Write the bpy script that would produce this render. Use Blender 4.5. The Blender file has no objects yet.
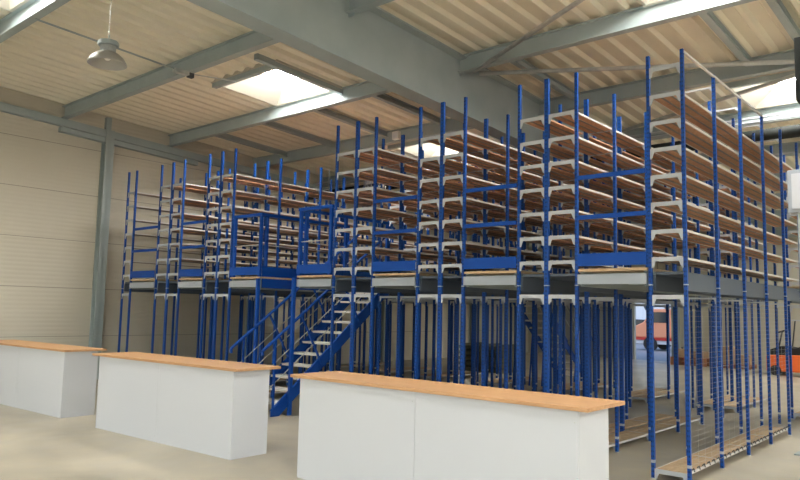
import bpy, bmesh, math, random
from mathutils import Matrix, Vector
random.seed(7)
C = bpy.context.scene.collection
H = 1.67

# ------------------------------------------------------------------ materials
def mat(name, col, rough=.5, metal=0., emit=None, estr=1.):
    m = bpy.data.materials.new(name); m.use_nodes = True
    b = m.node_tree.nodes['Principled BSDF']
    b.inputs['Base Color'].default_value = (*col, 1)
    b.inputs['Roughness'].default_value = rough
    if 'duct' in name: b.inputs['Specular IOR Level'].default_value = .15
    if name.startswith('blue'): b.inputs['Specular IOR Level'].default_value = .3
    b.inputs['Metallic'].default_value = metal
    if emit:
        b.inputs['Emission Color'].default_value = (*emit, 1)
        b.inputs['Emission Strength'].default_value = estr
    return m

def noisy(name, c1, c2, scale=3., rough=.5, stretch=(1, 1, 1), detail=4., bump=0., lo=.35, hi=.65, metal=0.):
    m = mat(name, c1, rough, metal); nt = m.node_tree; N = nt.nodes; L = nt.links
    b = N['Principled BSDF']
    tc = N.new('ShaderNodeTexCoord'); mp = N.new('ShaderNodeMapping'); mp.inputs['Scale'].default_value = stretch
    no = N.new('ShaderNodeTexNoise'); no.inputs['Scale'].default_value = scale; no.inputs['Detail'].default_value = detail
    r = N.new('ShaderNodeValToRGB')
    r.color_ramp.elements[0].position = lo; r.color_ramp.elements[1].position = hi
    r.color_ramp.elements[0].color = (*c1, 1); r.color_ramp.elements[1].color = (*c2, 1)
    L.new(tc.outputs['Object'], mp.inputs['Vector']); L.new(mp.outputs[0], no.inputs['Vector'])
    L.new(no.outputs['Fac'], r.inputs[0]); L.new(r.outputs[0], b.inputs['Base Color'])
    if bump:
        bp = N.new('ShaderNodeBump'); bp.inputs['Strength'].default_value = bump; bp.inputs['Distance'].default_value = .01
        L.new(no.outputs['Fac'], bp.inputs['Height']); L.new(bp.outputs[0], b.inputs['Normal'])
    return m

def math_node(nt, op, a, b=None, c=None):
    n = nt.nodes.new('ShaderNodeMath'); n.operation = op
    for i, v in enumerate((a, b, c)):
        if v is None: continue
        if isinstance(v, (int, float)): n.inputs[i].default_value = v
        else: nt.links.new(v, n.inputs[i])
    return n.outputs[0]

def lined(name, base, dark, axis, pitch, offset, width, rough=.6, ribs=0., vary=.03):
    """flat panels with a thin joint every `pitch` metres along one axis, faint profile ribs"""
    m = noisy(name, base, tuple(min(1, x*(1+vary)) for x in base), 1.2, rough, (1, 1, 1)); nt = m.node_tree; N = nt.nodes; L = nt.links
    b = N['Principled BSDF']; ramp = [n for n in N if n.type == 'VALTORGB'][0]
    tc = [n for n in N if n.type == 'TEX_COORD'][0]
    sp = N.new('ShaderNodeSeparateXYZ'); L.new(tc.outputs['Object'], sp.inputs[0])
    v = sp.outputs['XYZ'.index(axis)]
    f = math_node(nt, 'FRACT', math_node(nt, 'DIVIDE', math_node(nt, 'SUBTRACT', v, offset - pitch*50), pitch))
    line = math_node(nt, 'LESS_THAN', f, width/pitch)
    mx = N.new('ShaderNodeMix'); mx.data_type = 'RGBA'
    L.new(line, mx.inputs['Factor']); L.new(ramp.outputs[0], mx.inputs['A']); mx.inputs['B'].default_value = (*dark, 1)
    L.new(mx.outputs['Result'], b.inputs['Base Color'])
    if ribs:
        s = math_node(nt, 'SINE', math_node(nt, 'MULTIPLY', v, 2*math.pi/ribs))
        bp = N.new('ShaderNodeBump'); bp.inputs['Strength'].default_value = .35; bp.inputs['Distance'].default_value = .004
        L.new(s, bp.inputs['Height']); L.new(bp.outputs[0], b.inputs['Normal'])
    return m

M = {}
def blue_post():
    m = mat('blue_perforated_steel', (.004, .062, .30), .5); nt = m.node_tree; N = nt.nodes; L = nt.links
    b = N['Principled BSDF']
    tc = N.new('ShaderNodeTexCoord'); sp = N.new('ShaderNodeSeparateXYZ'); L.new(tc.outputs['Object'], sp.inputs[0])
    fz = math_node(nt, 'FRACT', math_node(nt, 'DIVIDE', sp.outputs['Z'], .05))
    dz = math_node(nt, 'ABSOLUTE', math_node(nt, 'SUBTRACT', fz, .5))
    ax = math_node(nt, 'ABSOLUTE', math_node(nt, 'SUBTRACT', math_node(nt, 'ABSOLUTE', sp.outputs['X']), .008))
    hole = math_node(nt, 'MULTIPLY', math_node(nt, 'LESS_THAN', dz, .2), math_node(nt, 'LESS_THAN', ax, .0035))
    mx = N.new('ShaderNodeMix'); mx.data_type = 'RGBA'
    L.new(hole, mx.inputs['Factor']); mx.inputs['A'].default_value = (.004, .062, .30, 1); mx.inputs['B'].default_value = (.004, .012, .04, 1)
    L.new(mx.outputs['Result'], b.inputs['Base Color'])
    return m
M['post'] = blue_post()
M['blue'] = mat('blue_painted_steel', (.002, .066, .36), .5)
M['grey'] = noisy('grey_painted_steel', (.34, .40, .405), (.38, .44, .445), 2., .55)
M['lightgrey'] = mat('light_grey_steel', (.47, .50, .54), .5)
M['fascia'] = mat('pale_grey_fascia', (.375, .42, .47), .5)
M['galv'] = noisy('galvanised_steel', (.42, .44, .43), (.55, .57, .55), 8., .45, metal=.3)
M['white'] = mat('white_laminate', (.61, .632, .665), .45)
M['whitesteel'] = mat('white_steel', (.78, .78, .75), .5)
M['joint'] = mat('panel_joint_dark', (.30, .30, .30), .8)
M['edge'] = mat('shelf_edge_steel', (.62, .60, .56), .45)
M['chip'] = noisy('chipboard', (.43, .24, .14), (.54, .315, .19), 22., .65, (1, 1, 1), 6.)
M['chiptop'] = noisy('pale_chipboard', (.47, .33, .19), (.57, .42, .26), 18., .6, (1, 1, 1), 6.)
M['beech'] = noisy('beech_worktop', (.50, .275, .125), (.58, .335, .165), 3., .5, (1, 14, 14), 5.)
M['roofdeck'] = noisy('cream_trapezoid_sheet', (.79, .755, .62), (.83, .79, .65), 1.5, .6)
M['wall'] = lined('cream_sandwich_panel', (.58, .54, .445), (.30, .27, .22), 'Z', 1.04, .94, .012, .6, .09)
M['wallback'] = lined('pale_back_wall_panel', (.50, .48, .40), (.28, .26, .22), 'X', 1.0, .0, .03, .7, .12)
M['darkseam'] = mat('galvanised_stiffener', (.20, .185, .165), .55)
M['beamgrey'] = mat('dark_blue_grey_steel', (.07, .09, .12), .5)
M['curb'] = mat('cream_upstand', (.55, .52, .44), .7)
M['greydoor'] = lined('grey_sectional_door', (.30, .32, .33), (.18, .19, .2), 'Z', .6, 0., .02, .6)
M['concrete'] = None
M['duct'] = noisy('black_insulated_duct', (.018, .021, .019), (.03, .032, .03), 6., .85)
M['pane'] = mat('skylight_diffuser', (.9, .9, .9), .5, 0, (1., .985, .955), 40.)
M['rubber'] = mat('black_rubber', (.02, .02, .02), .7)
M['orange'] = mat('orange_paint', (.85, .16, .03), .4)
M['red'] = mat('red_paint', (.5, .03, .02), .4)
M['darksteel'] = mat('dark_steel', (.05, .055, .06), .5)
M['pallet'] = noisy('rough_pallet_wood', (.30, .13, .07), (.42, .20, .11), 6., .8, (1, 6, 6))
M['cardboard'] = noisy('cardboard', (.42, .28, .16), (.50, .34, .2), 4., .8)
M['green'] = noisy('olive_timber', (.10, .10, .065), (.17, .16, .10), 5., .8, (6, 1, 6))
M['lampshell'] = mat('lamp_reflector', (.42, .41, .38), .45, .3)
M['lampin'] = mat('lamp_reflector_inside', (.80, .76, .74), .3, .2)
M['bulb'] = mat('lamp_glass', (.9, .88, .82), .2)
M['asphalt'] = mat('asphalt', (.30, .31, .33), .8)
M['salmon'] = mat('salmon_paint', (.82, .33, .18), .5)
M['glass'] = mat('dark_glass', (.03, .04, .05), .1)
M['facade'] = lined('pale_cladding', (.66, .68, .70), (.5, .52, .55), 'X', .5, 0, .02, .6)

def concrete():
    m = mat('screed_floor', (.5, .48, .43), .42); nt = m.node_tree; N = nt.nodes; L = nt.links; b = N['Principled BSDF']
    tc = N.new('ShaderNodeTexCoord')
    n1 = N.new('ShaderNodeTexNoise'); n1.inputs['Scale'].default_value = .55; n1.inputs['Detail'].default_value = 5; n1.inputs['Distortion'].default_value = .6
    n2 = N.new('ShaderNodeTexNoise'); n2.inputs['Scale'].default_value = 3.; n2.inputs['Detail'].default_value = 8
    for n in (n1, n2): L.new(tc.outputs['Object'], n.inputs['Vector'])
    s = math_node(nt, 'ADD', math_node(nt, 'MULTIPLY', n1.outputs['Fac'], .6), math_node(nt, 'MULTIPLY', n2.outputs['Fac'], .4))
    r = N.new('ShaderNodeValToRGB'); e = r.color_ramp.elements
    e[0].position = .36; e[0].color = (.32, .29, .225, 1); e[1].position = .62; e[1].color = (.50, .455, .355, 1)
    L.new(s, r.inputs[0]); L.new(r.outputs[0], b.inputs['Base Color'])
    rr = N.new('ShaderNodeMapRange'); rr.inputs['From Min'].default_value = .3; rr.inputs['From Max'].default_value = .7
    rr.inputs['To Min'].default_value = .32; rr.inputs['To Max'].default_value = .55
    L.new(n2.outputs['Fac'], rr.inputs['Value']); L.new(rr.outputs[0], b.inputs['Roughness'])
    return m
M['concrete'] = concrete()

# ------------------------------------------------------------------ mesh helpers
class MB:
    def __init__(s): s.bm = bmesh.new(); s.mats = []
    def mi(s, m):
        if m not in s.mats: s.mats.append(m)
        return s.mats.index(m)
    def _add(s, verts, faces, m):
        i = s.mi(m); vs = [s.bm.verts.new(v) for v in verts]
        out = []
        for f in faces:
            try: q = s.bm.faces.new([vs[k] for k in f]); q.material_index = i; out.append(q)
            except ValueError: pass
        return out
    def box(s, x0, x1, y0, y1, z0, z1, m):
        v = [(x, y, z) for z in (z0, z1) for y in (y0, y1) for x in (x0, x1)]
        s._add(v, [(0, 2, 3, 1), (4, 5, 7, 6), (0, 1, 5, 4), (2, 6, 7, 3), (0, 4, 6, 2), (1, 3, 7, 5)], m); return s
    def prism(s, poly, a, b, m, axis='y', fn=None):
        """poly: 2-D outline; extruded between a and b along axis. xz for y, yz for x, xy for z"""
        def p(u, v, t):
            return {'y': (u, t, v), 'x': (t, u, v), 'z': (u, v, t)}[axis]
        n = len(poly); V = [p(u, v, a) for u, v in poly] + [p(u, v, b) for u, v in poly]
        if fn: V = [fn(q) for q in V]
        F = [tuple(range(n)), tuple(range(2*n-1, n-1, -1))] + [(i, i+n, (i+1) % n + n, (i+1) % n) for i in range(n)]
        s._add(V, F, m); return s
    def bar(s, p, q, w, h, m, up=(0, 0, 1)):
        p = Vector(p); q = Vector(q); d = (q-p).normalized(); up = Vector(up)
        r = d.cross(up)
        if r.length < 1e-4: r = d.cross(Vector((1, 0, 0)))
        r.normalize(); u = r.cross(d).normalized()
        V = [tuple(e + r*a*w/2 + u*b*h/2) for e in (p, q) for a, b in ((-1, -1), (1, -1), (1, 1), (-1, 1))]
        s._add(V, [(3, 2, 1, 0), (4, 5, 6, 7), (0, 1, 5, 4), (1, 2, 6, 5), (2, 3, 7, 6), (3, 0, 4, 7)], m); return s
    def tube(s, pts, r, m, n=10):
        rings = []; i = s.mi(m); pts = [Vector(p) for p in pts]
        for k, p in enumerate(pts):
            d = (pts[min(k+1, len(pts)-1)] - pts[max(k-1, 0)]).normalized()
            a = d.cross(Vector((0, 0, 1)))
            if a.length < 1e-3: a = d.cross(Vector((1, 0, 0)))
            a.normalize(); b = d.cross(a)
            rings.append([s.bm.verts.new(p + (a*math.cos(t*2*math.pi/n) + b*math.sin(t*2*math.pi/n))*r) for t in range(n)])
        for A, B in zip(rings, rings[1:]):
            for t in range(n):
                f = s.bm.faces.new((A[t], A[(t+1) % n], B[(t+1) % n], B[t])); f.material_index = i; f.smooth = True
        for R, rev in ((rings[0], 1), (rings[-1], 0)):
            f = s.bm.faces.new(R[::-1] if rev else R); f.material_index = i
        return s
    def lathe(s, prof, m, n=32, c=(0, 0, 0), smooth=True):
        i = s.mi(m); rings = []
        for r, z in prof:
            rings.append([s.bm.verts.new((c[0]+max(r, 1e-4)*math.cos(t*2*math.pi/n), c[1]+max(r, 1e-4)*math.sin(t*2*math.pi/n), c[2]+z)) for t in range(n)])
        for A, B in zip(rings, rings[1:]):
            for t in range(n):
                f = s.bm.faces.new((A[t], A[(t+1) % n], B[(t+1) % n], B[t])); f.material_index = i; f.smooth = smooth
        return s
    def wheel(s, c, r, w, m, axis='x', n=20):
        c = Vector(c); a = Vector((1, 0, 0)) if axis == 'x' else Vector((0, 1, 0))
        return s.tube([c-a*w/2, c+a*w/2], r, m, n)
    def mesh(s, name, recalc=True):
        if recalc: bmesh.ops.recalc_face_normals(s.bm, faces=s.bm.faces)
        me = bpy.data.meshes.new(name); s.bm.to_mesh(me); s.bm.free()
        for m in s.mats: me.materials.append(m)
        return me
    def build(s, name, parent=None, loc=(0, 0, 0), bevel=0., rz=0., recalc=True):
        return link(name, s.mesh(name, recalc), parent, loc, bevel, rz)

def link(name, me, parent=None, loc=(0, 0, 0), bevel=0., rz=0.):
    o = bpy.data.objects.new(name, me); C.objects.link(o); o.location = loc; o.rotation_euler.z = rz
    if parent: o.parent = parent
    if bevel:
        b = o.modifiers.new('bevel', 'BEVEL'); b.width = bevel; b.segments = 2; b.limit_method = 'ANGLE'
    return o
def thing(name, label, cat, loc=(0, 0, 0), rz=0, group=None):
    o = bpy.data.objects.new(name, None); C.objects.link(o); o.location = loc; o.rotation_euler.z = rz
    o.empty_display_size = .2
    return tag(o, label, cat, group)
def tag(o, label, cat, group=None):
    o['label'] = label; o['category'] = cat
    if group: o['group'] = group
    return o
def struct(o): o['kind'] = 'structure'; return o

# ------------------------------------------------------------------ the hall
XL, XR, YF, YB = -15.5, 12.0, -10.0, 26.0
def zp(y): return 6.0 - .05*y          # underside of the roof beams
PH = .27                                # their height
def zd(y): return zp(y) + PH            # underside of the roof sheet
PITCH = .31; X0 = -11.28
struct(MB().box(XL-.3, XR+.3, YF-.3, YB+.1, -.3, 0, M['concrete']).build('floor'))
SKX = [(X0, X0+6*PITCH), (X0+25*PITCH, X0+31*PITCH), (X0+50*PITCH, X0+56*PITCH), (X0+63*PITCH, X0+69*PITCH)]  # last two columns are out of view, added to light the hall
SKY = [(-7.6, -6.5), (-3.0, -1.5), (2.4, 3.78), (7.42, 8.93), (12.4, 13.98), (17.3, 18.9), (22.4, 24.0)]  # first two rows, behind the camera, are assumed for their light
def hole(xa, ya): return xa < -11 and ya > 15        # the two rear left bays have no skylight
def ceiling():
    bm = MB(); i = bm.mi(M['roofdeck'])
    nx0 = int(math.floor((XL-X0)/PITCH)); nx1 = int(math.ceil((XR-X0)/PITCH))
    xs = []
    for k in range(nx0, nx1):
        b = X0 + k*PITCH
        xs += [(b, .0), (b+.03, .0), (b+.075, .06), (b+.235, .06), (b+.28, .0)]
    xs.append((X0+nx1*PITCH, 0))
    ys = sorted({YF-.2, YB+.2, *[y for p in SKY for y in p]})
    grid = [[bm.bm.verts.new((x, y, zd(y)+dz)) for y in ys] for x, dz in xs]
    for a in range(len(xs)-1):
        xc = (xs[a][0]+xs[a+1][0])/2
        for b in range(len(ys)-1):
            yc = (ys[b]+ys[b+1])/2
            if any(p[0] < xc < p[1] and q[0] < yc < q[1] and not hole(p[0], q[0]) for p in SKX for q in SKY): continue
            f = bm.bm.faces.new((grid[a][b], grid[a][b+1], grid[a+1][b+1], grid[a+1][b])); f.material_index = i
    o = bm.build('ceiling', recalc=False)
    sd = o.modifiers.new('thick', 'SOLIDIFY'); sd.thickness = .012; sd.offset = -1
    return struct(o)
ceiling()
wn = 1
for (xa, xb) in SKX:
    for (ya, yb) in SKY:
        if hole(xa, ya): continue
        # tapered upstand: full opening at the sheet, smaller glazed opening on top
        lo = [(xa, ya), (xb, ya), (xb, yb), (xa, yb)]
        hi = [(xa+.50, ya+.10), (xb-.06, ya+.10), (xb-.06, yb-.2), (xa+.50, yb-.2)]
        b = MB()
        def ring(z0, z1, grow):
            A = [(x+(grow if x > (xa+xb)/2 else -grow), y+(grow if y > (ya+yb)/2 else -grow)) for x, y in lo]
            Bq = [(x+(grow if x > (xa+xb)/2 else -grow), y+(grow if y > (ya+yb)/2 else -grow)) for x, y in hi]
            return [(x, y, zd(y)+z0) for x, y in A] + [(x, y, zd(y)+z1) for x, y in Bq]
        I, O = ring(-.02, .30, 0), ring(-.02, .30, .05)
        fs = []
        for k in range(4):
            n_ = (k+1) % 4
            fs += [(k, n_, n_+4, k+4), (8+k, 8+n_, 12+n_, 12+k), (k, n_, 8+n_, 8+k), (4+k, 4+n_, 12+n_, 12+k)]
        b._add(I+O, fs, M['curb'])
        w = struct(b.build('window_%d' % wn))
        p = MB(); q0 = [(x+(.03 if x > (xa+xb)/2 else -.03), y+(.03 if y > (ya+yb)/2 else -.03)) for x, y in hi]
        p._add([(x, y, zd(y)+.302) for x, y in q0]+[(x, y, zd(y)+.33) for x, y in q0], [(0, 3, 2, 1), (4, 5, 6, 7)]+[(k, (k+1) % 4, (k+1) % 4+4, k+4) for k in range(4)], M['pane'])
        p.build('skylight_pane', w)
        wn += 1

tn = [1]
def trim(mb, bevel=0.):
    o = struct(mb.build('trim_%d' % tn[0], bevel=bevel)); tn[0] += 1; return o
def ibeam(h, w, tw, tf):
    return [(-w/2, 0), (w/2, 0), (w/2, tf), (tw/2, tf), (tw/2, h-tf), (w/2, h-tf), (w/2, h), (-w/2, h), (-w/2, h-tf), (-tw/2, h-tf), (-tw/2, tf), (-w/2, tf)]
# beams across the hall (along X)
PY = [3.9+2.56*k for k in range(-5, 9)]
for y in PY:
    pr = [(y+u, zp(y)+v-.05*0) for u, v in ibeam(PH, .135, .012, .016)]
    trim(MB().prism(pr, XL, XR, M['grey'], 'x'))
# the deep sloping main girders (along Y)
for xr in (-6.68, 2.2):
    pr = [(xr+u, v) for u, v in ibeam(.97, .30, .018, .03)]
    b = MB().prism(pr, YF, YB, M['grey'], 'y', lambda q: (q[0], q[1], q[2] + zp(q[1]) - .73))
    for y in PY:                                                       # web stiffeners / end plates
        b.box(xr-.12, xr+.12, y-.008, y+.008, zp(y)-.05, zp(y)+.2, M['grey'])
    trim(b)
# small secondary beams between two cross beams
for x, ya, yb in ((-14.1, 9.02, 11.58), (-12.3, 9.02, 11.58), (-10.6, 9.02, 11.58), (-8.95, 9.02, 11.58), (-5.9, 9.02, 11.58), (-2.95, 9.02, 11.58), (-2.15, 9.02, 11.58), (-2.1, 6.46, 9.02)):
    trim(MB().prism([(x+u, v) for u, v in ibeam(.12, .1, .01, .012)], ya, yb, M['grey'], 'y', lambda q: (q[0], q[1], q[2] + zd(q[1]) - .125)))
# trimmers under each skylight
for (xa, xb) in SKX[:2]:
    for (ya, yb) in SKY[2:]:
        if hole(xa, ya): continue
        y = ya+.02
        b = MB().box(xa-.02, xb-.1, y-.05, y+.05, zd(y)-.105, zd(y)-.002, M['darksteel' if False else 'grey'])
        trim(b)
        x = xb-.03
        b = MB().prism([(x-.05, -.105), (x+.05, -.105), (x+.05, -.002), (x-.05, -.002)], ya-.42, yb+.1, M['grey'], 'y', lambda q: (q[0], q[1], q[2]+zd(q[1])))
        trim(b)
# opening rods of the skylights
for (x, y0, y1, y2) in ((-10.60, 3.9, 6.42, 7.42), (-10.60, -1.15, 1.4, 2.4)):
    r = MB().tube([(x, y0, zp(y0)-.018), (x, y1, zp(y1)-.018)], .016, M['grey'], 8)
    r.tube([(x, y1, zp(y1)-.018), (x, y2, zd(y2)-.12)], .012, M['galv'], 8)
    r.box(x-.05, x+.05, y1-.25, y1+.02, zp(y1)-.06, zp(y1)+.005, M['galv']); r.box(x-.04, x+.04, y1+.02, y1+.12, zp(y1)-.08, zp(y1)+.02, M['darksteel'])
    trim(r)
# diagonal wind bracing tubes
for (p, q) in (((-6.45, 9.25), (-1.0, 12.05)), ((-6.45, 9.12), (-.9, 6.4)), ((-6.45, 13.62), (-.9, 11.35))):
    a = (p[0], p[1], zp(p[1])+.02); c = (q[0], q[1], zp(q[1])+.02)
    b = MB().tube([a, c], .034, M['galv'], 10)
    trim(b)
# walls
struct(MB().box(XL-.15, XL, YF, YB, 0, 7.2, M['wall']).build('wall_left'))
struct(MB().box(XR, XR+.15, YF, YB, 0, 2.2, M['wall']).box(XR, XR+.15, YF, YB, 4.2, 7.2, M['wall']).box(XR, XR+.15, YF, -6, 2.2, 4.2, M['wall']).box(XR, XR+.15, 16, YB, 2.2, 4.2, M['wall']).build('wall_right'))
wf = MB()  # unseen window strip in the right wall, added for its light
for k in range(12): wf.box(XR+.03, XR+.1, -6+k*2-.03, -6+k*2+.03, 2.2, 4.2, M['grey'])
struct(wf.build('window_%d' % wn))
DX0, DX1, DZ = -10.9, -9.42, 2.3                                        # open doorway in the back wall
b = MB(); b.box(XL, DX0, YB, YB+.15, 0, 5.6, M['wallback']); b.box(DX1, XR, YB, YB+.15, 0, 5.6, M['wallback']); b.box(DX0, DX1, YB, YB+.15, DZ, 5.6, M['wallback'])
struct(b.build('wall_back'))
# front wall behind the camera with two wide unseen gates, assumed to light the hall
b = MB(); segs = [(XL, -12.5), (-4.5, -1.5), (6.5, XR)]
for a, c in segs: b.box(a, c, YF-.15, YF, 0, 7.2, M['wall'])
for a, c in ((-12.5, -4.5), (-1.5, 6.5)): b.box(a, c, YF-.15, YF, 4.6, 7.2, M['wall'])
struct(b.build('wall_front'))
# gable rail and columns on the left wall
def slopebox(b, x0, x1, ya, yb, dz0, dz1, m):
    return b.prism([(x0, dz0), (x1, dz0), (x1, dz1), (x0, dz1)], ya, yb, m, 'y', lambda q: (q[0], q[1], q[2]+zp(q[1])))
b = MB(); slopebox(b, XL, XL+.12, YF, YB, -.20, -.03, M['grey']); trim(b)
b = MB(); slopebox(b, XL, XL+.15, 6.35, 9.75, -.33, -.22, M['grey']); trim(b)
for y in (2.2-5.2, 2.2, 7.42, 11.62, 16.9, 21.8):
    b = MB().prism([(y-.10, 0), (y+.10, 0), (y+.10, zp(y)-.04), (y-.10, zp(y)-.04)], XL, XL+.02, M['grey'], 'x')
    b.box(XL, XL+.2, y-.01, y+.01, 0, zp(y)-.04, M['grey']); b.box(XL+.185, XL+.2, y-.10, y+.10, 0, zp(y)-.04, M['grey'])
    b.box(XL, XL+.1, y-.06, y+.06, zp(y)-.04, zd(y), M['grey'])
    trim(b)
# back wall: cladding rails, doorway jamb, columns, dark grey sectional door to its left
b = MB(); b.box(DX1, DX1+.22, YB-.24, YB, 0, 4.4, M['grey']); trim(b)
b = MB(); b.box(-12.9, -12.7, YB-.2, YB, 0, 4.5, M['grey']); trim(b)
b = MB(); b.box(-5.0, -4.8, YB-.2, YB, 0, 4.5, M['grey']); trim(b)
b = MB(); b.box(XL+.1, XR, YB-.12, YB, 4.35, 4.6, M['grey']); trim(b)
b = MB(); b.box(-14.9, DX0-.05, YB-.10, YB-.02, .05, 3.3, M['greydoor'])
struct(b.build('door_1'))

# ------------------------------------------------------------------ storage racking
Y1 = 7.35; BAY = 1.03
LEV = [2.28, 2.572, 2.865, 3.157, 3.45, 3.742, 4.035]
TOP = 4.48
_cache = {}
def post_mesh(wide, h):
    k = ('p', wide, h)
    if k not in _cache:
        b = MB(); w = .056 if wide else .034; d = .036; t = .005
        # rolled open section with front face and returns
        prof = [(-w/2, -d/2), (w/2, -d/2), (w/2, d/2), (w/2-.012, d/2), (w/2-.012, d/2-t), (w/2-t, d/2-t), (w/2-t, -d/2+t), (-w/2+t, -d/2+t), (-w/2+t, d/2-t), (-w/2+.012, d/2-t), (-w/2+.012, d/2), (-w/2, d/2)]
        b.prism(prof, .008, h, M['post'], 'z')
        b.box(-w/2-.004, w/2+.004, -d/2-.012, d/2+.03, 0, .01, M['galv'])
        b.box(-w/2-.0015, w/2+.0015, -d/2-.0015, d/2+.001, .16, .19, M['lightgrey'])     # rating label
        b.box(-w/2-.003, w/2+.003, -d/2-.003, d/2+.002, 1.985, 1.996, M['lightgrey'])        # splice
        _cache[k] = b.mesh('upright')
    return _cache[k]
def bracket_mesh(w, kind=0):
    k = ('b', round(w, 3), kind)
    if k not in _cache:
        b = MB(); m = M['lightgrey']
        t, g, gw, n = ((.044, .115, .045, .016), (.032, .085, .035, .012), (.020, .055, .03, .008))[kind]
        pl = [(0, 0), (w, 0), (w, -g), (w-n, -g), (w-gw, -t), (gw, -t), (n, -g), (0, -g)]
        b.prism(pl, -.012, -.006, m); b.box(.001, w-.001, -.006, .006, -t+.001, -t+.004, m)
        _cache[k] = b.mesh('bracket')
    return _cache[k]
def shelf_mesh(w, L, top='chip', ed=3):
    k = ('s', round(w, 3), round(L, 3), top, ed)
    if k not in _cache:
        b = MB(); m = M['chip']; e = M['edge']
        n = 3; g = .008
        for i in range(n):
            x0 = .012+(w-.024)*i/n+(g/2 if i else 0); x1 = .012+(w-.024)*(i+1)/n-(g/2 if i < n-1 else 0)
            b.box(x0, x1, 0, L, 0, .018, M[top])
        for i in (1, 2): b.box(w*i/n-.010, w*i/n+.010, 0, L, -.010, -.001, M['darkseam'])
        for q_, x0 in ((1, 0), (2, w-.012)):
            if not ed & q_: continue
            b.box(x0, x0+.012, 0, L, -.004, .020, e)
        _cache[k] = b.mesh('shelf_board')
    return _cache[k]
def rack(xs, y0, nb, base_bays, label, base=True, mesh_side=False, extra=False, lev=LEV, cover_low=True):
    cx = (xs[0]+xs[-1])/2
    r = thing('shelving_rack', label, 'shelving', (cx, y0, 0), 0, 'blue two-storey shelving racks')
    dbl = len(xs) == 3; z0 = .105
    frames = [k*BAY for k in range(nb+1)]
    for j, fy in enumerate(frames):
        for i, x in enumerate(xs):
            link('upright', post_mesh(dbl and i == 1, TOP), r, (x-cx, fy, 0))
    for i in range(len(xs)-1):
        ha = .029 if (dbl and i == 1) else .018; hb = .029 if (dbl and i == 0) else .018
        xa, xb = xs[i]-cx+ha, xs[i+1]-cx-hb; w = xb-xa
        for j, fy in enumerate(frames):
            zs = list(lev) + [1.885]
            if extra: zs.append(4.34)
            if base and j <= base_bays: zs.append(z0)
            for z in zs: link('bracket', bracket_mesh(w, 0 if j == 0 else (2 if len(xs) == 2 else 1)), r, (xa, fy-.004, z))
        ed = 3 if not dbl else (1 if i == 0 else 2)
        for j in range(nb):
            for z in lev: link('shelf_board', shelf_mesh(w-.004, BAY-.022, 'chip', ed), r, (xa+.002, frames[j]+.007, z-.0215))
            if base and j < base_bays: link('shelf_board', shelf_mesh(w-.004, BAY-.022, 'chiptop', ed), r, (xa+.002, frames[j]+.007, z0-.0215))
    # long steel beams that carry the upper floor
    L = frames[-1]
    for x in (xs[0]-cx+.026, xs[-1]-cx-.026):
        link('floor_beam', MB().box(x-.012, x+.012, .03, L-.03, 1.93, 2.10, M['beamgrey']).mesh('floor_beam'), r)
    link('floor_panel', MB().box(xs[0]-cx+.042, xs[-1]-cx-.042, .03, L-.03, 2.10, 2.13, M['beamgrey']).mesh('floor_panel'), r)
    if mesh_side:
        b = MB(); x = xs[-1]-cx+.020
        z = .13
        while z < 1.9: b.box(x, x+.0014, 0, base_bays*BAY, z, z+.0011, M['galv']); z += .055
        y = 0
        while y < base_bays*BAY: b.box(x+.0014, x+.0026, y, y+.0012, .13, 1.9, M['galv']); y += .206
        link('wire_mesh', b.mesh('wire_mesh'), r)
        link('tie_rail', MB().box(x-.02, x+.004, 0, 3*BAY, 4.44, 4.462, M['galv']).mesh('tie_rail'), r)
        b = MB(); b.tube([(-.01, 0, 0), (-.03, .035, .023), (-.055, .05, 0)], .007, M['darksteel'], 6); hk = b.mesh('hook')
        for k in range(base_bays):
            for q in range(6): link('hook', hk, r, (x, k*BAY+.12+q*.16, z0+.004))
    return r

ROWS = [
 ([-2.895, -2.53], 'single-depth blue shelving rack at the right front, wire mesh on its side', True),
 ([-4.51, -4.13, -3.745], 'double blue shelving rack just left of the single rack at the right front', False),
 ([-6.10, -5.71, -5.335], 'double blue shelving rack above the middle of the nearest counter', False),
 ([-7.75, -7.32, -6.94], 'double blue shelving rack directly to the right of the staircase', False),
 ([-11.18, -10.78, -10.38], 'double blue shelving rack on the left of the staircase guard rails', False),
 ([-12.86, -12.43, -12.02], 'double blue shelving rack above the middle counter, second from the left wall', False),
 ([-14.19, -13.86], 'single-depth blue shelving rack closest to the cream left wall', False),
]
for i, (xs, lab, ms) in enumerate(ROWS):
    rack(xs, Y1, 5, 4, lab, mesh_side=ms, extra=(i == 0))
rack([-9.42, -9.04, -8.66], 10.42, 2, 2, 'short double blue shelving rack at the top of the front staircase')
YB2 = 13.35
lab2 = ['rear blue shelving rack beyond the cross aisle, farthest to the right',
        'rear double blue shelving rack beyond the cross aisle, right of the rear staircase',
        'rear double blue shelving rack beyond the cross aisle, two rows right of the rear staircase',
        'rear double blue shelving rack just to the right side of the rear staircase',
        'rear double blue shelving rack two rows left of the rear staircase',
        'rear double blue shelving rack beyond the cross aisle, next to the leftmost rear rack',
        'rear blue shelving rack at the far left against the cream wall']
lab2[1] = 'rear double blue shelving rack beyond the cross aisle, second from the right'
lab2[2] = 'rear double blue shelving rack beyond the cross aisle, third from the right'
for i, (xs, lab, ms) in enumerate(ROWS):
    rack(xs, YB2, 2, 2, lab2[i])
rack([-9.42, -9.04, -8.66], YB2, 2, 2, 'rear double blue shelving rack just to the left side of the rear staircase')

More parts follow.
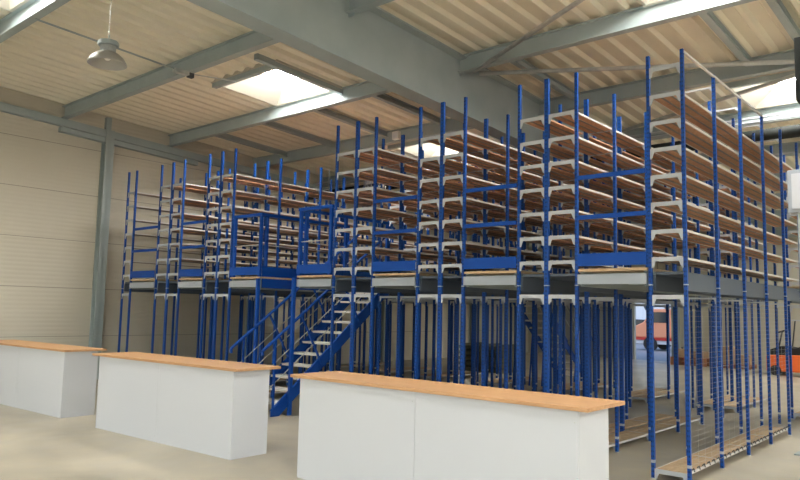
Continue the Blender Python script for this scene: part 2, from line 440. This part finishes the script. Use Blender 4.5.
# ------------------------------------------------------------------ walkways between the racks
def walkway(xa, xb, y0, y1, label, rails='bars', front=True):
    cx = (xa+xb)/2; w = xb-xa-.046
    r = thing('walkway', label, 'walkway', (cx, y0, 0), 0, 'raised walkways between the racks')
    a, c = -w/2, w/2
    MB().box(a, c, -.02, y1-y0, 2.146, 2.176, M['chiptop']).build('deck_board', r)
    b = MB()
    for x in (a+.03, c-.03): b.prism([(x-.02, 1.98), (x+.02, 1.98), (x+.02, 1.99), (x-.012, 1.99), (x-.012, 2.136), (x+.02, 2.136), (x+.02, 2.145), (x-.02, 2.145)], .02, y1-y0-.02, M['grey'], 'y')
    yy = .25
    while yy < y1-y0: b.box(a+.052, c-.052, yy, yy+.03, 2.05, 2.14, M['grey']); yy += .5
    b.build('joist', r)
    if front:
        MB().box(a, c, -.034, -.022, 2.005, 2.112, M['fascia']).box(a, c, -.034, .0, 2.0, 2.006, M['fascia']).build('fascia', r)
        MB().box(a, c, -.034, -.024, 2.205, 2.345, M['blue']).build('toe_board', r)
        if rails == 'bars':
            for z in (2.735, 3.195): MB().box(a, c, -.032, -.014, z, z+.05, M['blue']).build('guard_rail', r)
    return r
walkway(-3.745, -2.905, Y1, 12.5, 'raised walkway with blue toe board and guard rails beside the rightmost single rack')
walkway(-5.335, -4.51, Y1, 12.5, 'raised walkway with blue toe board, second bay from the right of the front')
walkway(-6.94, -6.10, Y1, 12.5, 'raised walkway with blue toe board, third bay from the right of the front')
wb = walkway(-8.60, -7.75, Y1, 12.5, 'raised walkway with post-and-rail barrier immediately right of the stair opening', rails=None)
wa = walkway(-10.38, -9.50, Y1, 12.5, 'raised walkway with post-and-rail barrier immediately left of the stair opening', rails=None)
walkway(-12.02, -11.18, Y1, 12.5, 'raised walkway with blue toe board above the middle counter, second bay from the left')
walkway(-13.86, -12.86, Y1, 12.5, 'raised walkway with blue toe board in the leftmost bay by the cream wall')
rr = thing('walkway', 'raised cross walkway behind the front block of racks', 'walkway', (-8.4, 12.5, 0), 0, 'raised walkways between the racks')
MB().box(-5.9, 6.0, 0.03, .82, 2.146, 2.176, M['chiptop']).build('deck_board', rr)
MB().box(-5.9, 6.0, 0.03, .07, 1.98, 2.14, M['grey']).box(-5.9, 6.0, .76, .8, 1.98, 2.14, M['grey']).build('joist', rr)
rr = thing('stair_landing', 'landing board at the top of the front staircase', 'landing', (-9.05, 9.68, 0))
MB().box(-.42, .42, 0, .68, 2.146, 2.176, M['chiptop']).build('deck_board', rr)
MB().box(-.42, .42, .0, .04, 1.98, 2.14, M['blue']).box(-.42, .42, .64, .68, 1.98, 2.14, M['grey']).build('joist', rr)

# post-and-rail barriers around the stair opening
def barrier(x0, x1, side_x, par):
    r = link('guard_barrier', None, par, ((x0+x1)/2-par.location.x, 0, 2.176))
    cx = (x0+x1)/2; zt = 1.06
    for x, y in ((x0+.04, -.0), (x1-.04, -.0), (side_x, .12), (side_x, 1.0), (side_x, 2.05)):
        MB().box(x-cx-.024, x-cx+.024, y-.024, y+.024, 0, zt-.02, M['blue']).build('post', r)
    MB().box(x0-cx+.0, x1-cx, -.03, .02, zt-.03, zt+.02, M['blue']).build('top_rail', r)
    MB().box(side_x-cx-.024, side_x-cx+.024, .02, 2.08, zt-.03, zt+.02, M['blue']).build('top_rail', r)
    MB().box(x0-cx+.05, x1-cx-.05, -.006, .006, .53, .545, M['galv']).build('mid_rail', r)
    MB().box(side_x-cx-.006, side_x-cx+.006, .15, 2.05, .53, .545, M['galv']).build('mid_rail', r)
    s = -1 if side_x > cx else 1
    s = 1 if side_x < cx-.1 else -1
    xx = side_x-cx-s*.030
    MB().box(xx-.005, xx+.005, .03, 2.08, -.19, .17, M['blue']).build('toe_board', r)
    return r
barrier(-10.33, -9.52, -9.56, wa)
barrier(-8.58, -7.80, -8.54, wb)
# tall posts that carry the landing edge on both sides of the opening
for x, lab in ((-9.49, 'blue square floor-standing post on the left of the staircase foot'), (-8.576, 'blue square floor-standing post on the right of the staircase foot')):
    p = MB().box(-.026, .026, -.026, .026, 0, 2.14, M['blue']).box(-.05, .05, -.05, .05, 0, .01, M['galv']).build('support_post', None, (x, Y1-.075, 0)); tag(p, lab, 'post')

# ------------------------------------------------------------------ staircases
def stair(x0, x1, yb, yt, label, n=12, hs=.16):
    """steel staircase between x0 and x1 climbing from (yb, z 0) to (yt, z 2.15)"""
    cx = (x0+x1)/2; w = x1-x0
    r = thing('staircase', label, 'staircase', (cx, yb, 0), 0)
    run = yt-yb; rise = 2.15; s = 1 if run > 0 else -1
    a = math.atan2(rise, abs(run))
    for sx in (-1, 1):
        x = sx*(w/2-.02)
        prof = [(0, 0), (s*hs, 0), (run, rise-hs), (run, rise), (run-s*.10, rise), (0, .10*hs/.2)]
        b = MB().prism(prof, x-.008, x+.008, M['blue'], 'x')
        for dz in (0.0, ):
            b.bar((x-sx*.014, s*hs*.7, .03), (x-sx*.014, run, rise-hs*.8), .03, .008, M['blue'])
            b.bar((x-sx*.014, 0.0, .09), (x-sx*.014, run-s*.08, rise-.01), .03, .008, M['blue'])
        b.build('stringer', r)
    for k in range(1, n):
        f = k/n; y = run*f; z = rise*f
        MB().box(-w/2+.036, w/2-.036, y-.10, y+.13 if s > 0 else y+.10, z-.018, z+.018, M['edge']).build('tread', r)
    # hand rails, rods and struts
    sl = rise/run; sh = sl*.92 if s > 0 else sl
    for sx in (-1, 1):
        x = sx*(w/2-.0)
        hz = 1.02
        y0 = -.22*s
        p0 = (x, y0, 1.0); p1 = (x, run+.05*s, 1.0+(run+.05*s-y0)*sh)
        h = MB().tube([p0, p1], .024, M['blue'], 12); h.tube([p0, (x, y0+.01*s, .93)], .024, M['blue'], 10)
        h.build('handrail', r)
        for off in (.35, .66):
            q0 = (x, y0+.12*s, off-.03+.12*sh*s); q1 = (x, run-.1*s, off-.03+(run-.1*s-y0)*sh)
            MB().tube([q0, q1], .008, M['galv'], 8).build('mid_rod', r)
        MB().bar((x, .02*s, 0.02), (x, .02*s, 1.05+(.02-y0*s)*sl*s*.6), .03, .03, M['blue']).build('baluster', r)
        for f in (.20, .52, .80):
            yy = run*f; top = (x, yy, 1.0+(yy-y0)*sh-.02); bot = (x, yy+.46*s, .02+(yy+.46*s)*sl*s-.05)
            MB().bar(top, bot, .022, .035, M['blue'], (1, 0, 0)).build('baluster', r)
    return r
stair(-9.43, -8.63, 6.97, 9.64, 'blue steel staircase with pale treads rising between the middle and nearest counters')
stair(-8.52, -7.80, 15.95, 13.42, 'dark blue staircase at the rear, glimpsed low between racks behind the nearest counter', 13, .12)

# ------------------------------------------------------------------ counters
def counter(x0, x1, y0, rz, seams, label, ov=(.18, .2), Hc=.952):
    L = x1-x0; D = .51
    r = thing('counter', label, 'counter', (x1, y0, 0), rz, 'white counters with beech tops')
    b = MB(); edges = [-L]+[s-x1 for s in seams]+[0]
    for i in range(len(edges)-1):
        MB().box(edges[i]+(.0015 if i else 0), edges[i+1]-.0015, 0, .019, 0, Hc, M['white']).build('front_panel', r, bevel=.0012)
    MB().box(-.019, 0, .0195, D, 0, Hc, M['white']).build('side_panel', r, bevel=.0012)
    MB().box(-L, -L+.019, .0195, D, 0, Hc, M['white']).build('side_panel', r, bevel=.0012)
    MB().box(-L+.02, -.02, D-.15, D-.13, 0.0, Hc, M['white']).build('back_panel', r)
    s = MB()
    for e in edges[1:]:
        for z in (.07, .42, .88): s.lathe([(0, -.001), (.006, -.001), (.006, .001)], M['galv'], 8, (0, 0, 0)) if False else s.box(e-.032, e-.024, -.0012, 0, z, z+.008, M['galv'])
    s.build('screw_cap', r)
    MB().box(-L-ov[0], ov[1], -.03, .62, Hc, Hc+.03, M['beech']).build('worktop', r, bevel=.003)
    return r
counter(-5.44, -2.42, 4.76, .006, [-3.945], 'white counter with beech top nearest the camera, at the right', (.12, .09), .970)
counter(-9.43, -6.53, 4.73, math.radians(2.2), [-7.98], 'white counter with beech top, the middle one of the three', (.15, .07), .956)
counter(-13.5, -10.51, 4.62, math.radians(2.2), [-12.01], 'white counter with beech top at the far left, cut by the photo edge', (.2, .05))

# ------------------------------------------------------------------ high-bay lamp
LX, LY, LZ = -8.46, 4.0, 4.66
r = thing('pendant_lamp', 'grey bell-shaped industrial pendant lamp hanging from the corrugated roof at upper left', 'lamp', (LX, LY, LZ))
MB().lathe([(.232, 0), (.236, .004), (.228, .03), (.195, .085), (.145, .13), (.098, .155), (.088, .158), (.083, .153), (.135, .125), (.184, .08), (.217, .028), (.232, 0)], M['lampshell'], 40).build('lamp_shade', r)
MB().lathe([(.0, .235), (.088, .235), (.088, .153), (.0, .153)], M['galv'], 24).build('lamp_neck', r)
g = MB()
for k in range(16):
    t = k*math.pi/8; g.bar((.087*math.cos(t), .087*math.sin(t), .158), (.087*math.cos(t), .087*math.sin(t), .235), .012, .006, M['galv'])
g.build('cooling_fins', r)
MB().prism([(.13*math.cos(t*math.pi/4+.39), .13*math.sin(t*math.pi/4+.39)) for t in range(8)], .235, .298, M['grey'], 'z').build('ballast_housing', r, bevel=.012)
MB().lathe([(0, .15), (.03, .148), (.045, .11), (.04, .07), (.02, .05), (0, .048)], M['bulb'], 20).build('bulb', r)
MB().tube([(0, 0, .298), (.004, 0, .35), (0, 0, .38)], .012, M['galv'], 8).build('hook', r)
c = MB(); zz = .38; k = 0
while zz < zd(LY)-LZ-.04:
    if k % 2: c.bar((0, -.006, zz), (0, .006, zz+.04), .012, .004, M['galv'])
    else: c.bar((-.006, 0, zz), (.006, 0, zz+.04), .004, .012, M['galv'])
    zz += .036; k += 1
c.build('chain', r)

# ------------------------------------------------------------------ services under the roof
YD = 13.45
tag(MB().tube([(-15.3, YD, 4.90), (XR-.1, YD, 4.90)], .11, M['duct'], 18).build('black_duct'), 'thick black insulated duct running across the hall below the right skylight', 'duct')
t = thing('pipe_run', 'pair of thin pale pipes running just above the black duct', 'pipe', (0, YD, 5.15))
for dz, dy in ((.0, -.04), (.09, .02)): MB().tube([(-15.3, dy, dz), (XR-.1, dy, dz)], .022, M['lightgrey'], 10).build('pipe', t)
for k in range(13):
    x = -14.5+k*2.05
    MB().box(x-.012, x+.012, -.012, .012, -.14, zp(YD)+.27-5.15, M['lightgrey']).build('hanger', t)
for k, (x, lab) in enumerate(((-12.9, 'bundle of pale cable loops hanging from the pipes, left-hand one'), (-12.4, 'bundle of pale cable loops hanging from the pipes, right-hand one'))):
    b = MB()
    for q in range(4):
        r0 = .13+.03*q
        b.tube([(x+.05*q+r0*.5*math.sin(a), YD-.155-.012*q, 5.10-r0+r0*math.cos(a)) for a in [i*2*math.pi/18 for i in range(19)]], .010, M['lightgrey'], 6)
    b.tube([(x+.05, YD-.068, 5.178), (x+.05, YD-.12, 5.18), (x+.05, YD-.16, 5.10)], .008, M['lightgrey'], 6)
    tag(b.build('cable_coil'), lab, 'cable', 'cable loops under the roof')
b = MB().box(-.09, .09, -.04, .04, -.09, .09, M['whitesteel']).box(-.07, .07, -.046, -.04, -.07, .07, M['white']).build('junction_box', None, (-10.18, 11.43, 5.52), bevel=.006)
tag(b, 'small white junction box fixed to the roof beam above the racks', 'box')

# white control cabinet on a grey stand at the right edge
r = thing('control_cabinet', 'white cabinet with grey frame on a tall grey stand at the right edge', 'cabinet', (-1.90, 10.0, 0))
MB().box(-.22, .25, -.1, .1, 3.00, 3.55, M['fascia']).build('frame', r, bevel=.01)
MB().box(-.17, .20, -.115, -.1, 3.05, 3.50, M['white']).build('door', r)
MB().box(-.12, .1, -.07, .07, 0.0, 3.00, M['grey']).build('stand', r)
MB().box(-.24, .14, -.12, .12, 0.0, .015, M['grey']).build('base_plate', r)
r = thing('hanging_heater', 'black box-shaped unit hanging beneath the roof at the upper right edge', 'heater', (-1.50, 8.6, 4.5))
MB().box(-.205, .3, -.12, .12, -.46, .26, M['duct']).build('body', r, bevel=.01)
for x in (-.1, .2): MB().tube([(x, 0, .26), (x, 0, zd(8.6)-4.5)], .008, M['galv'], 6).build('hanger', r)
MB().box(-.209, -.205, -.08, .08, -.34, -.2, M['red']).build('label_plate', r)

# ------------------------------------------------------------------ things on the far floor
def pallet(x, y, z, label, group='wooden pallets by the back wall'):
    r = thing('pallet', label, 'pallet', (x, y, z), 0, group)
    b = MB()
    for k in range(5): b.box(-.6+k*.26, -.6+k*.26+.14, -.4, .4, .115, .135, M['pallet'])
    b.build('top_board', r)
    b = MB()
    for yy in (-.4, -.05, .3):
        b.box(-.6, .58, yy, yy+.1, 0, .02, M['pallet'])
        for xx in (-.6, -.07, .46): b.box(xx, xx+.12, yy, yy+.1, .02, .095, M['pallet'])
        b.box(-.6, .58, yy, yy+.1, .095, .115, M['pallet'])
    b.build('block', r)
    return r
pallet(-8.45, 25.0, 0, 'reddish wooden pallet, bottom one of the left stack by the back wall')
pallet(-8.45, 25.0, .136, 'reddish wooden pallet, upper one of the left stack, carrying cartons')
pallet(-7.1, 25.05, 0, 'reddish wooden pallet alone on the floor right of the stacked ones')
for k, (x, y, z, a, h, lab) in enumerate(((-8.75, 25.0, .275, .4, .26, 'brown carton on the left half of the stacked pallets'), (-8.2, 25.0, .275, .45, .20, 'lower brown carton on the right half of the stacked pallets'), (-7.3, 25.0, .138, .5, .55, 'tall brown carton on the single pallet'), (-6.75, 25.1, .138, .35, .3, 'small brown carton on the right end of the single pallet'))):
    r = thing('carton', lab, 'box', (x, y, z), 0, 'cartons by the back wall')
    MB().box(-a/2, a/2, -.25, .25, 0, h, M['cardboard']).build('body', r, bevel=.004)
    MB().box(-.03, .03, -.252, .252, h-.06, h+.002, M['chiptop']).build('tape', r)
r = thing('fire_extinguisher', 'red fire extinguisher standing beside the open rear doorway', 'fire extinguisher', (-8.98, 25.6, 0))
MB().lathe([(0, 0), (.08, 0), (.085, .03), (.085, .42), (.06, .49), (.025, .52), (0, .52)], M['red'], 20).build('cylinder', r)
MB().box(-.015, .015, -.06, .03, .52, .57, M['darksteel']).build('valve', r)
MB().tube([(.02, -.05, .54), (.1, -.08, .45), (.1, -.06, .2)], .01, M['rubber'], 8).build('hose', r)

# stack of olive timber seen between the lower posts
for k in range(5):
    b = MB()
    for q in range(3): b.box(-.72, .72, -.5+q*.36, -.5+q*.36+.26, .0, .09, M['green'])
    for xx in (-.65, 0, .55): b.box(xx, xx+.1, -.5, .5, .09, .15, M['green'])
    o = b.build('timber_pack', None, (-11.35, 16.95, .0+k*.155))
    tag(o, 'pack of dark olive boards, %s of the stack behind the racks' % ['bottom one', 'second from the bottom', 'middle one', 'second from the top', 'top one'][k], 'timber', 'stack of olive board packs')

# orange electric truck
FX, FY = -4.68, 23.4
r = thing('reach_truck', 'orange electric warehouse truck parked on the floor behind the racks at right', 'forklift', (FX, FY, 0))
MB().prism([(-.95, .12), (.95, .12), (.95, .95), (.45, .95), (.30, .62), (-.95, .58)], -.45, .45, M['orange'], 'y').build('body', r, bevel=.03)
MB().prism([(-.85, .585), (.28, .625), (.36, .80), (.1, .92), (-.2, .80), (-.55, .86), (-.85, .75)], -.38, .38, M['rubber'], 'y').build('battery_cover', r, bevel=.02)
MB().box(-.05, .32, -.25, .25, .84, .95, M['rubber']).box(.25, .36, -.25, .25, .9, 1.35, M['rubber']).build('seat', r, bevel=.02)
MB().tube([(-.62+.16*math.cos(a), .1+.16*math.sin(a), 1.28+.06*math.cos(a)) for a in [i*math.pi/10 for i in range(21)]], .014, M['rubber'], 8).tube([(-.62, .1, 1.27), (-.72, .1, .8)], .025, M['darksteel'], 8).build('steering_wheel', r)
b = MB()
for x, y in ((-.45, -.42), (-.45, .42), (.85, -.42), (.85, .42)): b.bar((x, y, .6 if x < 0 else .95), (x+(.12 if x < 0 else -.1), y, 1.6), .035, .035, M['darksteel'])
for y in (-.42, -.2, 0, .2, .42): b.bar((-.35, y, 1.61), (.76, y, 1.61), .03, .03, M['lightgrey'])
for x in (-.35, .76): b.bar((x, -.44, 1.61), (x, .44, 1.61), .04, .04, M['lightgrey'])
b.build('overhead_guard', r)
b = MB()
for y in (-.3, .3): b.box(.98, 1.08, y-.05, y+.05, .05, 2.3, M['darksteel'])
for z in (.5, 1.4, 2.2): b.box(1.0, 1.07, -.3, .3, z, z+.08, M['darksteel'])
b.build('mast', r)
for y in (-.25, .25): MB().box(1.08, 1.95, y-.05, y+.05, .06, .10, M['darksteel']).box(1.08, 1.12, y-.05, y+.05, .06, .5, M['darksteel']).build('fork', r)
for x in (-.7, .65):
    for y in (-.40, .40): MB().wheel((x, y, .15), .15, .12, M['rubber'], 'y').build('wheel', r)

# ------------------------------------------------------------------ outside the rear doorway
struct(MB().box(-40, 25, YB+.15, 75, -.32, -.02, M['asphalt']).build('ground'))
r = thing('storage_building', 'pale grey building outside, seen through the open rear doorway', 'building', (-20, 48, 0))
MB().box(-12, 12, 0, 8, 0, 2.9, M['facade']).build('wall', r)
MB().box(-12.2, 12.2, -.3, 8.2, 2.9, 3.2, M['darksteel']).build('roof_edge', r)
for k in range(8): MB().box(-11+k*3, -9.6+k*3, -.04, 0, .9, 1.9, M['glass']).build('window', r)
def car(x, y, m, label):
    r = thing('car', label, 'car', (x, y, -.02), 0, 'cars parked outside')
    MB().prism([(-2.1, .35), (2.1, .35), (2.12, .75), (1.3, .92), (-1.5, .95), (-2.1, .85)], -.85, .85, m, 'y').build('body', r, bevel=.06)
    MB().prism([(-1.45, .94), (1.2, .90), (.55, 1.42), (-.9, 1.45)], -.74, .74, M['glass'], 'y').build('cabin', r, bevel=.05)
    MB().prism([(-.85, 1.44), (.5, 1.41), (.4, 1.46), (-.75, 1.49)], -.7, .7, m, 'y').build('roof', r)
    for xx in (-1.3, 1.3):
        for yy in (-.8, .8): MB().wheel((xx, yy, .32), .32, .2, M['rubber'], 'y').build('wheel', r)
r = thing('delivery_van', 'salmon-orange van parked outside the rear doorway', 'van', (-11.9, 34.5, -.02))
MB().prism([(-2.2, .62), (2.2, .62), (2.2, 1.95), (1.2, 2.02), (-1.3, 2.0), (-1.75, 1.35), (-2.2, 1.15)], -.9, .9, M['salmon'], 'y').build('body', r, bevel=.06)
MB().box(-2.22, 2.22, -.92, .92, .50, .63, M['red']).build('side_skirt', r)
MB().prism([(-1.62, 1.35), (-.6, 1.35), (-.6, 1.85), (-1.27, 1.85)], -.92, .92, M['glass'], 'y').build('window', r)
MB().box(-2.26, 2.26, -.88, .88, .32, .50, M['white']).build('bumper', r)
for xx in (-1.4, 1.4):
    for yy in (-.84, .84): MB().wheel((xx, yy, .33), .33, .2, M['rubber'], 'y').build('wheel', r)
car(-16.5, 41.5, M['white'], 'white car parked outside, behind the van')
# ------------------------------------------------------------------ light
w = bpy.data.worlds.new('sky'); bpy.context.scene.world = w; w.use_nodes = True
N = w.node_tree.nodes; L = w.node_tree.links
bg = N['Background']; sky = N.new('ShaderNodeTexSky'); sky.sky_type = 'NISHITA'
sky.sun_elevation = math.radians(50); sky.sun_rotation = math.radians(160); sky.sun_disc = False
L.new(sky.outputs[0], bg.inputs[0]); bg.inputs[1].default_value = .35
def assumed_gate(x0, x1, power):  # area lamp filling an unseen gate, assumed behind the camera
    d = bpy.data.lights.new('gate_daylight', 'AREA'); d.shape = 'RECTANGLE'; d.size = x1-x0; d.size_y = 4.4; d.energy = power; d.color = (.93, .97, 1.)
    o = bpy.data.objects.new('gate_daylight', d); C.objects.link(o); o.location = ((x0+x1)/2, YF+.05, 2.3)
    o.rotation_euler = (math.radians(90), 0, 0)
d = bpy.data.lights.new('window_daylight', 'AREA'); d.shape = 'RECTANGLE'; d.size = 1.9; d.size_y = 21.5; d.energy = 300; d.color = (.97, .98, 1.)  # added lamp at the unseen window strip, brightens girder and ceiling
o = bpy.data.objects.new('window_daylight', d); C.objects.link(o); o.location = (XR-.05, 5, 3.2); o.rotation_euler = (0, math.radians(90), 0)
assumed_gate(-12.4, -4.6, 125); assumed_gate(-1.4, 6.4, 125)

# ------------------------------------------------------------------ camera
f, yaw, pitch, roll = 702.7, .7191, .09907, .02178
F = Vector((-math.sin(yaw)*math.cos(pitch), math.cos(yaw)*math.cos(pitch), math.sin(pitch)))
R = Vector((math.cos(yaw), math.sin(yaw), 0)); U = R.cross(F)
R2 = R*math.cos(roll)+U*math.sin(roll); U2 = -R*math.sin(roll)+U*math.cos(roll)
cd = bpy.data.cameras.new('camera'); cd.sensor_width = 36; cd.lens = f/800*36; cd.clip_end = 300; cd.clip_start = .05
co = bpy.data.objects.new('camera', cd); C.objects.link(co)
co.matrix_world = Matrix(((R2.x, U2.x, -F.x, 0), (R2.y, U2.y, -F.y, 0), (R2.z, U2.z, -F.z, H), (0, 0, 0, 1)))
S = bpy.context.scene; S.camera = co
S.view_settings.view_transform = 'Standard'; S.view_settings.look = 'None'; S.view_settings.gamma = 1
S.view_settings.exposure = 0.03
